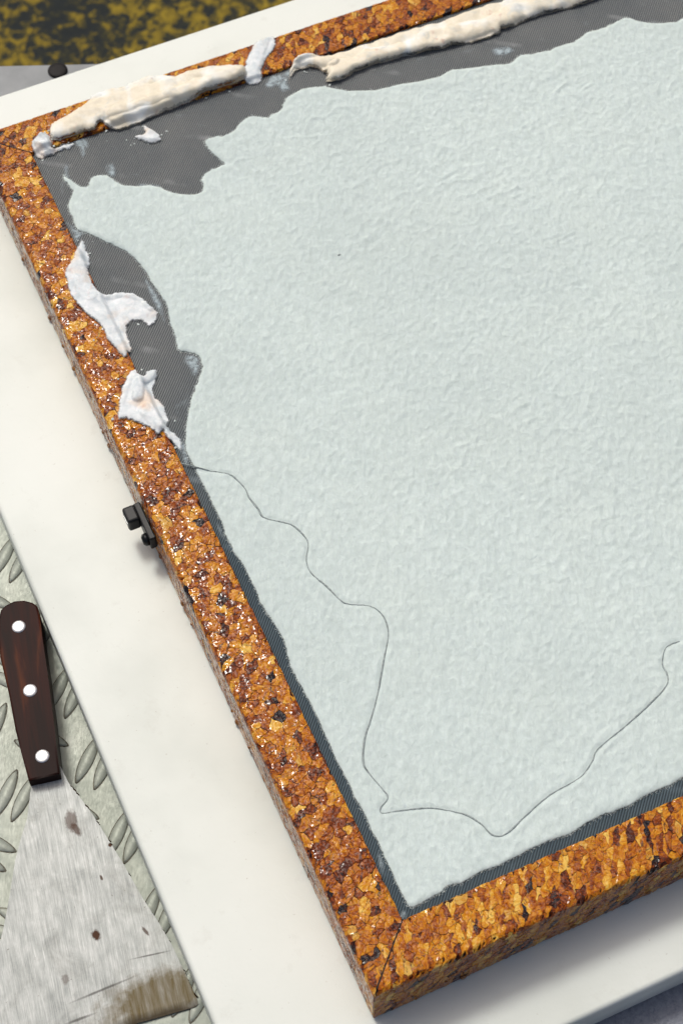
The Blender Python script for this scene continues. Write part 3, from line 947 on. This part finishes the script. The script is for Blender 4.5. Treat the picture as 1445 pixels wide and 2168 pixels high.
pool = sorted([(c[0], ri, ci) for ri, (_, cs) in enumerate(ALL) for ci, c in enumerate(cs) if c[0] > 0], reverse=True)[:290]
single = {(ri, ci) for _, ri, ci in pool}
for ri, (rail, chips) in enumerate(ALL):
    bv = []; bf = []; bt = []; off = 0
    for ci, (ar, Vv, Ff, tn) in enumerate(chips):
        if (ri, ci) in single:
            me = mesh_from("chip", Vv, Ff, False)
            set_tone(me, [(*tn, 1)] * len(Vv))
            link("chip", me, MT['chip'], rail)
        else:
            bv.append(Vv); bf += [tuple(x + off for x in f) for f in Ff]; bt += [(*tn, 1)] * len(Vv); off += len(Vv)
    me = mesh_from("chips", np.vstack(bv), bf, False)
    set_tone(me, bt)
    o = link("chip_granules", me, MT['chip'], rail)
    o['kind'] = 'stuff'

# dark glue line in each mitre, across the top and down the outer corner
for (cx, cy, dx, dy) in ((0, 0, -1, -1), (0, L, -1, 1), (WX, L, 1, 1), (WX, 0, 1, -1)):
    V = []; n_ = Vector((-dy, dx, 0)).normalized()
    for t, hw in ((0.0, 0.00045), (0.5, 0.00038), (0.9, 0.0006)):
        p = Vector((cx + dx * W * t, cy + dy * W * t, 0))
        for s_ in (-1, 1):
            for z in (-0.0012, 0.00012): V.append(p + n_ * hw * s_ + Vector((0, 0, z)))
    o_ = Vector((cx + dx * (W - 0.0012), cy + dy * (W - 0.0012), 0))
    F = []
    for i in range(2):
        a = 4 * i
        F += [(a + 1, a + 5, a + 7, a + 3), (a, a + 1, a + 5, a + 4), (a + 2, a + 3, a + 7, a + 6)]
    k0 = len(V)
    dgn = Vector((dx, dy, 0)).normalized()
    for z in (-0.0032, -0.0440):
        for s_ in (-1, 1):
            V.append(Vector((cx + dx * W, cy + dy * W, z)) + n_ * 0.0006 * s_ - dgn * 0.0004)
    F.append((k0, k0 + 1, k0 + 3, k0 + 2))
    link("mitre_joint", mesh_from("mitre_joint", V, F, False), MT['rubber'], frame)

# amber varnish beads along the foot of the two near rails
rng = np.random.default_rng(5)
for i in range(22):
    left = i < 16
    a = rng.uniform(0.02, 0.60) if left else rng.uniform(0.02, 0.35)
    r = rng.uniform(0.0006, 0.0015)
    bm = bmesh.new()
    bmesh.ops.create_icosphere(bm, subdivisions=2, radius=1.0)
    z = -0.0425 + rng.uniform(-0.001, 0.003)
    for v in bm.verts:
        k = Vector((v.co.x * r * (0.8 if left else 1.5), v.co.y * r * (1.5 if left else 0.8), v.co.z * r * (1.2 if v.co.z < 0 else 1.9)))
        v.co = (Vector((-W - 0.0002, a, z)) if left else Vector((a, -W - 0.0002, z))) + k
    link("varnish_drip", bm_mesh("varnish_drip", bm, True), MT['resin'], RAILS[0 if left else 1])

# cloth
nx, ny = 40, 42
V = []; F = []
for i in range(nx + 1):
    for j in range(ny + 1):
        x = -0.0005 + (WX + 0.001) * i / nx; y = -0.0005 + (L + 0.001) * j / ny
        V.append((x, y, ZC))
for i in range(nx):
    for j in range(ny):
        F.append((i * (ny + 1) + j, (i + 1) * (ny + 1) + j, (i + 1) * (ny + 1) + j + 1, i * (ny + 1) + j + 1))
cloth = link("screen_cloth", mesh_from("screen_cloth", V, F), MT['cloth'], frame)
for sm in SMEARS:
    poly = smooth_outline(np.array(sm) / 1000, 4, 0.0012, 3)
    me = heightfield("pulp_film", poly, 0.0012, lambda P, d: np.full(len(P), ZC + 0.0003) + np.minimum(d, 0.002) * 0.06,
                     lambda P: np.full(len(P), ZC + 0.0002), False)
    co = np.empty(len(me.vertices) * 3); me.vertices.foreach_get('co', co); co = co.reshape(-1, 3)
    d, _ = poly_dist(co[:, :2], poly)
    at = me.attributes.new('film', 'FLOAT', 'POINT')
    at.data.foreach_set('value', np.clip(np.maximum(d, 0) / 0.0028, 0, 1).astype(np.float32))
    link("pulp_film", me, MT['film'], cloth)

# latch on the outer face of the left rail
lt = link("latch", bm_mesh("latch", box_bm(-W - 0.0050, -W - 0.0002, 0.3140, 0.3455, -0.029, -0.016, 0.0009, 2)), MT['black'], frame)
bm = box_bm(-W - 0.0135, -W - 0.0045, 0.3320, 0.3450, -0.0275, -0.0150, 0.0018, 3)
link("latch_block", bm_mesh("latch_block", bm, False), MT['black'], lt)
bm = bmesh.new()
bmesh.ops.create_cone(bm, cap_ends=True, segments=20, radius1=0.0048, radius2=0.0040, depth=0.0045)
bmesh.ops.bevel(bm, geom=[e for e in bm.edges if not e.is_boundary and abs(e.verts[0].co.z - e.verts[1].co.z) < 1e-6], offset=0.0008, segments=2, affect='EDGES')
bmesh.ops.transform(bm, matrix=Matrix.Translation((-W - 0.0066, 0.3185, -0.0215)) @ Matrix.Rotation(-math.pi / 2, 4, 'Y'), verts=bm.verts)
link("screw_head", bm_mesh("screw_head", bm, True), MT['black'], lt)
bm = box_bm(-W - 0.0139, -W - 0.0130, 0.334, 0.342, -0.0220, -0.0200, 0.0003, 1)
link("latch_slot", bm_mesh("latch_slot", bm), MT['steel'], lt)

# ------------------------------------------------------------------ the sheet of pulp
sh = [(x / 1000, y / 1000) for x, y in SHEET]
xe, ye = sh[-1]
sh += [(xe + (WX - 0.012 - xe) * k / 12, ye + (0.009 - ye) * k / 12 + 0.0012 * math.sin(k * 2.3)) for k in range(1, 12)]
sh += [(WX - 0.011, 0.008), (WX - 0.012, 0.2), (WX - 0.011, 0.4), (WX - 0.012, sh[0][1] + 0.012), (WX - 0.05, sh[0][1] + 0.010)]
sh = smooth_outline(sh, 3, 0.0009, 9)
CR = np.array([(x / 1000, y / 1000) for x, y in CRACK])


def sheet_top(P, d):
    x, y = P[:, 0], P[:, 1]
    e = np.clip(d / 0.0045, 0, 1)
    z = ZC + 0.0019 * np.sqrt(1 - (1 - e) ** 2 * 0.995)
    al = 0.39 * x + 0.92 * y; ac = 0.92 * x - 0.39 * y
    fine = 0.00052 * fbm(ac * 300, al * 170, 3, 3)
    und = 0.00030 * fbm(x * 45, y * 45, 5, 2)
    # wrinkles: crooked short ridges, strongest towards the right half
    wx = x + 0.007 * perlin(x * 60, y * 60, 21); wy = y + 0.007 * perlin(x * 60, y * 60, 22)
    ca, sa = math.cos(math.radians(-12)), math.sin(math.radians(-12))
    u = (wx * ca - wy * sa); v = (wx * sa + wy * ca)
    rid = (1 - np.abs(perlin(u * 34, v * 70, 31)) * 2.0).clip(0, 1) ** 2
    mask = np.clip(fbm(x * 26, y * 26, 41, 2) * 1.6 + 0.25, 0, 1) * np.clip((x - 0.03) / 0.22, 0.12, 1)
    rid2 = (1 - np.abs(perlin(u * 110, v * 140, 33)) * 2.4).clip(0, 1) ** 2
    z = z + (fine + und + 0.0007 * rid * mask + 0.00034 * rid2 * np.clip((x - 0.02) / 0.2, 0.2, 1)) * np.clip(e * 1.2, 0, 1)
    cd = line_dist(P, CR)
    z = z - 0.0004 * np.exp(-(cd / 0.0012) ** 2) + 0.00022 * np.exp(-((cd - 0.003) / 0.0018) ** 2)
    return z


sheet = link("pulp_sheet", heightfield("pulp_sheet", sh, 0.0011, sheet_top, lambda P: np.full(len(P), ZC + 0.00005), False), MT['pulp'])
tag(sheet, "wide pale grey-green sheet of wet paper pulp with torn upper left edges on the cloth", "pulp sheet")
cr = smooth_outline(np.vstack([CR, CR[::-1][:0]]), 4)[:-8]
crp = np.array(cr)[2:]; zc = sheet_top(crp, np.full(len(crp), 0.02))
link("crack", tube_mesh("crack", [(p[0], p[1], z + 0.0001) for p, z in zip(crp, zc)],
     lambda t: 0.00055 + 0.00035 * float(perlin(np.array([t * 34]), np.array([0.3]), 2)[0])), MT['crack_tone'], sheet)  # dark tube paints in the shade inside the groove
bm = bmesh.new(); bmesh.ops.create_icosphere(bm, subdivisions=2, radius=0.0011)
for v in bm.verts: v.co = Vector((v.co.x * 1.2, v.co.y * 0.8, v.co.z * 0.4)) + Vector((0.1714, 0.4722, float(sheet_top(np.array([[0.1714, 0.4722]]), np.array([0.02]))[0]) + 0.0002))
link("speck", bm_mesh("speck", bm, True), MT['crack_tone'], sheet)
# loose fibres along the torn edge
V = []; F = []
rng = np.random.default_rng(12)
for i in range(len(sh) - 1):
    for k in range(5):
        a = sh[i] + (sh[i + 1] - sh[i]) * rng.random()
        t = sh[i + 1] - sh[i]; t = t / (np.linalg.norm(t) + 1e-9)
        nrm = np.array([-t[1], t[0]]) * rng.uniform(-0.6, 1.0) + t * rng.uniform(-1, 1)
        nrm /= np.linalg.norm(nrm) + 1e-9
        ln = rng.uniform(0.0006, 0.0026); wd_ = rng.uniform(0.00005, 0.00012)
        s = np.array([-nrm[1], nrm[0]]) * wd_
        z0 = ZC + rng.uniform(0.0002, 0.0012); z1 = ZC + rng.uniform(0.0002, 0.0010)
        b = a + nrm * ln; n0 = len(V)
        V += [(*(a + s), z0), (*(a - s), z0), (*b, z1)]; F.append((n0, n0 + 1, n0 + 2))
fb = link("loose_fibres", mesh_from("loose_fibres", V, F, False), MT['fibre'], sheet)
fb['kind'] = 'stuff'


# ------------------------------------------------------------------ peeled and rolled scraps of pulp
def base_z(P):
    """level of what carries the scrap: cloth inside the frame, rail top outside"""
    x, y = P[:, 0], P[:, 1]
    inn = np.minimum(np.minimum(x, WX - x), np.minimum(y, L - y))
    t = np.clip((0.0025 - inn) / 0.004, 0, 1); t = t * t * (3 - 2 * t)
    zin = ZC + 0.0005 + (0.0006 - (ZC + 0.0005)) * t
    out = np.minimum(np.minimum(x + W, WX + W - x), np.minimum(y + W, L + W - y))
    return zin - np.clip((0.001 - out) / 0.004, 0, 1) * 0.0005


def scrap(name, pts, label, mat, thick, ridges, lift, seed, cell=0.0007, edge=0.003, lumps=0.0006, folds=0.28, jag=0.0010, group=None):
    poly = smooth_outline([(x / 1000, y / 1000) for x, y in pts], 5, jag, seed)

    def rim(P):
        return base_z(P) + lift * (0.55 + 0.7 * perlin(P[:, 0] * 90, P[:, 1] * 90, seed + 1)).clip(0.1, 1.4)

    def top(P, d):
        e = np.clip(d / edge, 0, 1); e = np.sqrt(1 - (1 - e) ** 2) if folds < 0.1 else e * (1.6 - 0.6 * e)
        h = np.full(len(P), thick)
        for line, rad, ht in ridges:
            dl = line_dist(P, np.array(line) / 1000 + 0 * P[:1])
            dl = dl * (1 + 0.35 * perlin(P[:, 0] * 60, P[:, 1] * 60, seed + 9))
            h = h + ht * np.sqrt((1 - (dl / rad) ** 2).clip(0, 1)) if ht > 0 else h + ht * np.exp(-(dl / rad) ** 2)
        fold = np.abs(perlin(P[:, 0] * 120 + P[:, 1] * 60, P[:, 1] * 55 - P[:, 0] * 20, seed + 6))
        h = h * (1 - folds + folds * np.clip(1.6 - 3.0 * fold, 0, 1)) + lumps * fbm(P[:, 0] * 80, P[:, 1] * 80, seed + 2, 2) + 0.12 * lumps * perlin(P[:, 0] * 400, P[:, 1] * 400, seed + 4)
        return rim(P) + np.maximum(h, 0.0004) * e

    o = link(name, heightfield(name, poly, cell, top, rim, True), mat)
    tag(o, label, "pulp scrap", group)
    return o


G = "peeled scraps of paper pulp on the frame"


def mid(a, b, k=0.5): return (a[0] + (b[0] - a[0]) * k, a[1] + (b[1] - a[1]) * k)


def spine(pts, ia, ib, n=8):
    """line midway between two runs of an outline"""
    A = [pts[i] for i in ia]; B = [pts[i] for i in ib]
    A = np.array(A, float); B = np.array(B, float)
    ta = np.linspace(0, len(A) - 1, n); tb = np.linspace(0, len(B) - 1, n)
    f = lambda X, t: np.stack([np.interp(t, np.arange(len(X)), X[:, k]) for k in (0, 1)], 1)
    return (f(A, ta) + f(B, tb)) / 2


sE = SCRAP_E
scrap("peeled_pulp", sE, "white forked scrap of pulp curling off the left rail, upper of the two there", MT['scrap_white'], 0.0010,
      [(spine(sE, range(0, 6), range(35, 28, -1)), 0.006, 0.0010), ([sE[7], sE[9], sE[11], sE[12]], 0.0045, 0.0016), ([sE[29], sE[26], sE[23]], 0.004, 0.0009),
       ([mid(sE[18], sE[25]), mid(sE[17], sE[24]), sE[16]], 0.004, -0.0012)], 0.0010, 51, group=G)
sF = SCRAP_F
scrap("peeled_pulp", sF, "white scrap of pulp with an upright horn, lower of the two on the left rail", MT['scrap_white'], 0.0010,
      [([sF[5], mid(sF[6], sF[3]), mid(sF[7], sF[28]), mid(sF[8], sF[26])], 0.0045, 0.0026), ([sF[1], sF[28], sF[26]], 0.005, 0.0008),
       ([mid(sF[9], sF[22]), mid(sF[11], sF[21]), sF[13]], 0.006, 0.0018)], 0.0010, 61, group=G)
sC = SCRAP_C
scrap("pulp_lump", sC, "small white lump of pulp with a tail at the frame's upper left inner corner", MT['scrap_white'], 0.0014,
      [([mid(sC[0], sC[2]), mid(sC[3], sC[12])], 0.0065, 0.0034)], 0.0006, 71, group=G)
sD = SCRAP_D
scrap("pulp_flake", sD, "small white flake of pulp alone on bare grey cloth near upper left", MT['scrap_white'], 0.0014,
      [([sD[1], mid(sD[3], sD[7])], 0.006, 0.0012)], 0.0005, 81, group=G)
sA = SCRAP_A
axA = [mid(sA[0], sA[32]), mid(sA[2], sA[29]), mid(sA[4], sA[26]), mid(sA[6], sA[24]), mid(sA[9], sA[22]), mid(sA[11], sA[20]), mid(sA[13], sA[19]), mid(sA[15], sA[17])]
lowA = [mid(sA[24], sA[6], 0.22), mid(sA[22], sA[9], 0.22), mid(sA[20], sA[11], 0.22), mid(sA[18], sA[14], 0.3), sA[16]]
foldA = [mid(sA[4], sA[26], 0.3), mid(sA[7], sA[24], 0.45), mid(sA[10], sA[21], 0.5), mid(sA[12], sA[19], 0.6)]
scrap("rolled_pulp", sA, "thick cream roll of pulp peeled over the upper rail near the left corner", MT['scrap_cream'], 0.0022,
      [(axA, 0.012, 0.0026), (lowA, 0.0070, 0.0026), (foldA, 0.004, -0.0009)], 0.0018, 91, edge=0.0045, lumps=0.0007, folds=0.05, group=G)
sS = SCRAP_S
scrap("torn_strip", sS, "thin white torn strip of pulp standing across the upper rail", MT['scrap_white'], 0.0009,
      [([mid(sS[0], sS[2]), mid(sS[10], sS[4]), mid(sS[8], sS[6])], 0.005, 0.0012)], 0.0004, 101, lumps=0.0008, group=G)
sB = SCRAP_B
nB = len(sB)
lowB = [mid(sB[-9], sB[4], 0.25), mid(sB[-11], sB[5], 0.25), mid(sB[-13], sB[6], 0.25), mid(sB[-16], sB[8], 0.28), mid(sB[27], sB[9], 0.3), mid(sB[24], sB[10], 0.3), mid(sB[21], sB[11], 0.35), mid(sB[18], sB[12], 0.4), sB[14]]
scrap("rolled_pulp", sB, "long cream roll of pulp with a curled left end along the upper rail", MT['scrap_cream'], 0.0018,
      [(lowB, 0.0095, 0.0042), ([sB[0], sB[1], mid(sB[2], sB[-5]), mid(sB[4], sB[-7])], 0.0055, 0.0030)], 0.0020, 111, edge=0.004, lumps=0.0005, folds=0.05, group=G)

# crumbs of pulp shed round the scraps
V = []; F = []
rng = np.random.default_rng(77)
for src in (SCRAP_E, SCRAP_F, SCRAP_A, SCRAP_D, SCRAP_B, SCRAP_C):
    A = np.array(src) / 1000
    for k in range(16):
        p = A[rng.integers(len(A))] + rng.normal(0, 0.005, 2)
        if p[0] < -0.03 or p[1] > L + 0.03 or poly_dist(p[None], A)[0][0] > 0: continue
        r = rng.uniform(0.0003, 0.0011)
        zb = float(base_z(p[None])[0]); n0 = len(V); m_ = 6
        for q in range(m_):
            a = 2 * math.pi * q / m_; rr = r * rng.uniform(0.6, 1.4)
            V.append((p[0] + rr * math.cos(a), p[1] + rr * math.sin(a), zb - 0.0002))
        V.append((p[0], p[1], zb + r * rng.uniform(0.4, 0.9)))
        F += [(n0 + q, n0 + (q + 1) % m_, n0 + m_) for q in range(m_)]
tag(link("pulp_crumbs", mesh_from("pulp_crumbs", V, F), MT['fibre']), kind='stuff')

# ------------------------------------------------------------------ putty knife
knife = empty("putty_knife", (-0.16, 0.2, ZP))
tag(knife, "putty knife with dark riveted wooden handle and worn rusty steel blade", "putty knife")


def slab(name, pts, zt, zb, bev, seg=4, mat=None, parent=None, smooth=False):
    bm = bmesh.new()
    vs = [bm.verts.new((x, y, zt(x, y))) for x, y in pts]
    f = bm.faces.new(vs)
    r = bmesh.ops.extrude_face_region(bm, geom=[f])
    for v in r['geom']:
        if isinstance(v, bmesh.types.BMVert): v.co.z = zb(v.co.x, v.co.y)
    if bev:
        ed = [e for e in bm.edges if len(e.link_faces) == 2 and abs(e.calc_face_angle(0)) > 0.7]
        bmesh.ops.bevel(bm, geom=ed, offset=bev, segments=seg, affect='EDGES', profile=0.5, clamp_overlap=True)
    me = bm_mesh(name, bm)
    o = link(name, me, mat, parent)
    return o


hp = [(x / 1000, y / 1000) for x, y in HANDLE]
hd = slab("handle", [tuple(p) for p in hp], lambda x, y: -0.0500, lambda x, y: ZP + 0.0012 + max(0.0, 0.322 - y) * 0.035, 0.0013, 3, MT['wood'], knife)
for x, y in RIVETS:
    V = []; F = []
    rings = [(0.0047, -0.0006), (0.0047, 0.0002), (0.0043, 0.00065), (0.0032, 0.0009), (0.0015, 0.00105), (0.0, 0.0011)]
    for rr, zz in rings:
        for k in range(24):
            a = 2 * math.pi * k / 24
            V.append((x / 1000 + rr * math.cos(a), y / 1000 + rr * math.sin(a), -0.05 + zz))
    for i in range(len(rings) - 1):
        for k in range(24):
            F.append((i * 24 + k, i * 24 + (k + 1) % 24, (i + 1) * 24 + (k + 1) % 24, (i + 1) * 24 + k))
    link("rivet", mesh_from("rivet", V, F), MT['rivet'], hd)
zbl = lambda x, y: -0.0592 - (0.196 - y) * 0.097
bp = [(x / 1000, y / 1000) for x, y in BLADE]
bp = bp[:-1] + [(-0.1500, 0.205), (-0.1705, 0.2085)]
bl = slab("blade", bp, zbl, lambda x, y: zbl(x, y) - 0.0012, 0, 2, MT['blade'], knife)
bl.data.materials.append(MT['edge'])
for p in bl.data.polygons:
    if abs(p.normal.z) < 0.6: p.material_index = 1  # side faces coloured dark to paint in the shadow line along the blade
V = []; F = []
rng = np.random.default_rng(31)
right = [(x / 1000, y / 1000) for x, y in BLADE][16:27]
for k in range(30):
    i = rng.integers(0, len(right) - 1); t = rng.random()
    x = right[i][0] + (right[i + 1][0] - right[i][0]) * t; y = right[i][1] + (right[i + 1][1] - right[i][1]) * t
    if fbm(np.array([x * 40]), np.array([y * 40]), 8, 2)[0] < -0.05: continue
    r_ = rng.uniform(0.0004, 0.0013); n0 = len(V)
    for q in range(6):
        a = 2 * math.pi * q / 6; rr = r_ * rng.uniform(0.5, 1.4)
        px_, py_ = x + rr * math.cos(a) * 0.6 - rr * math.sin(a) * 0.9, y + rr * math.sin(a) * 1.7
        V.append((px_, py_, zbl(px_, py_) - 0.0003))
    V.append((x, y, zbl(x, y) + r_ * 0.35))
    F += [(n0 + q, n0 + (q + 1) % 6, n0 + 6) for q in range(6)]
fl = link("rust_flakes", mesh_from("rust_flakes", V, F, False), MT['rust'], bl)
fl['kind'] = 'stuff'
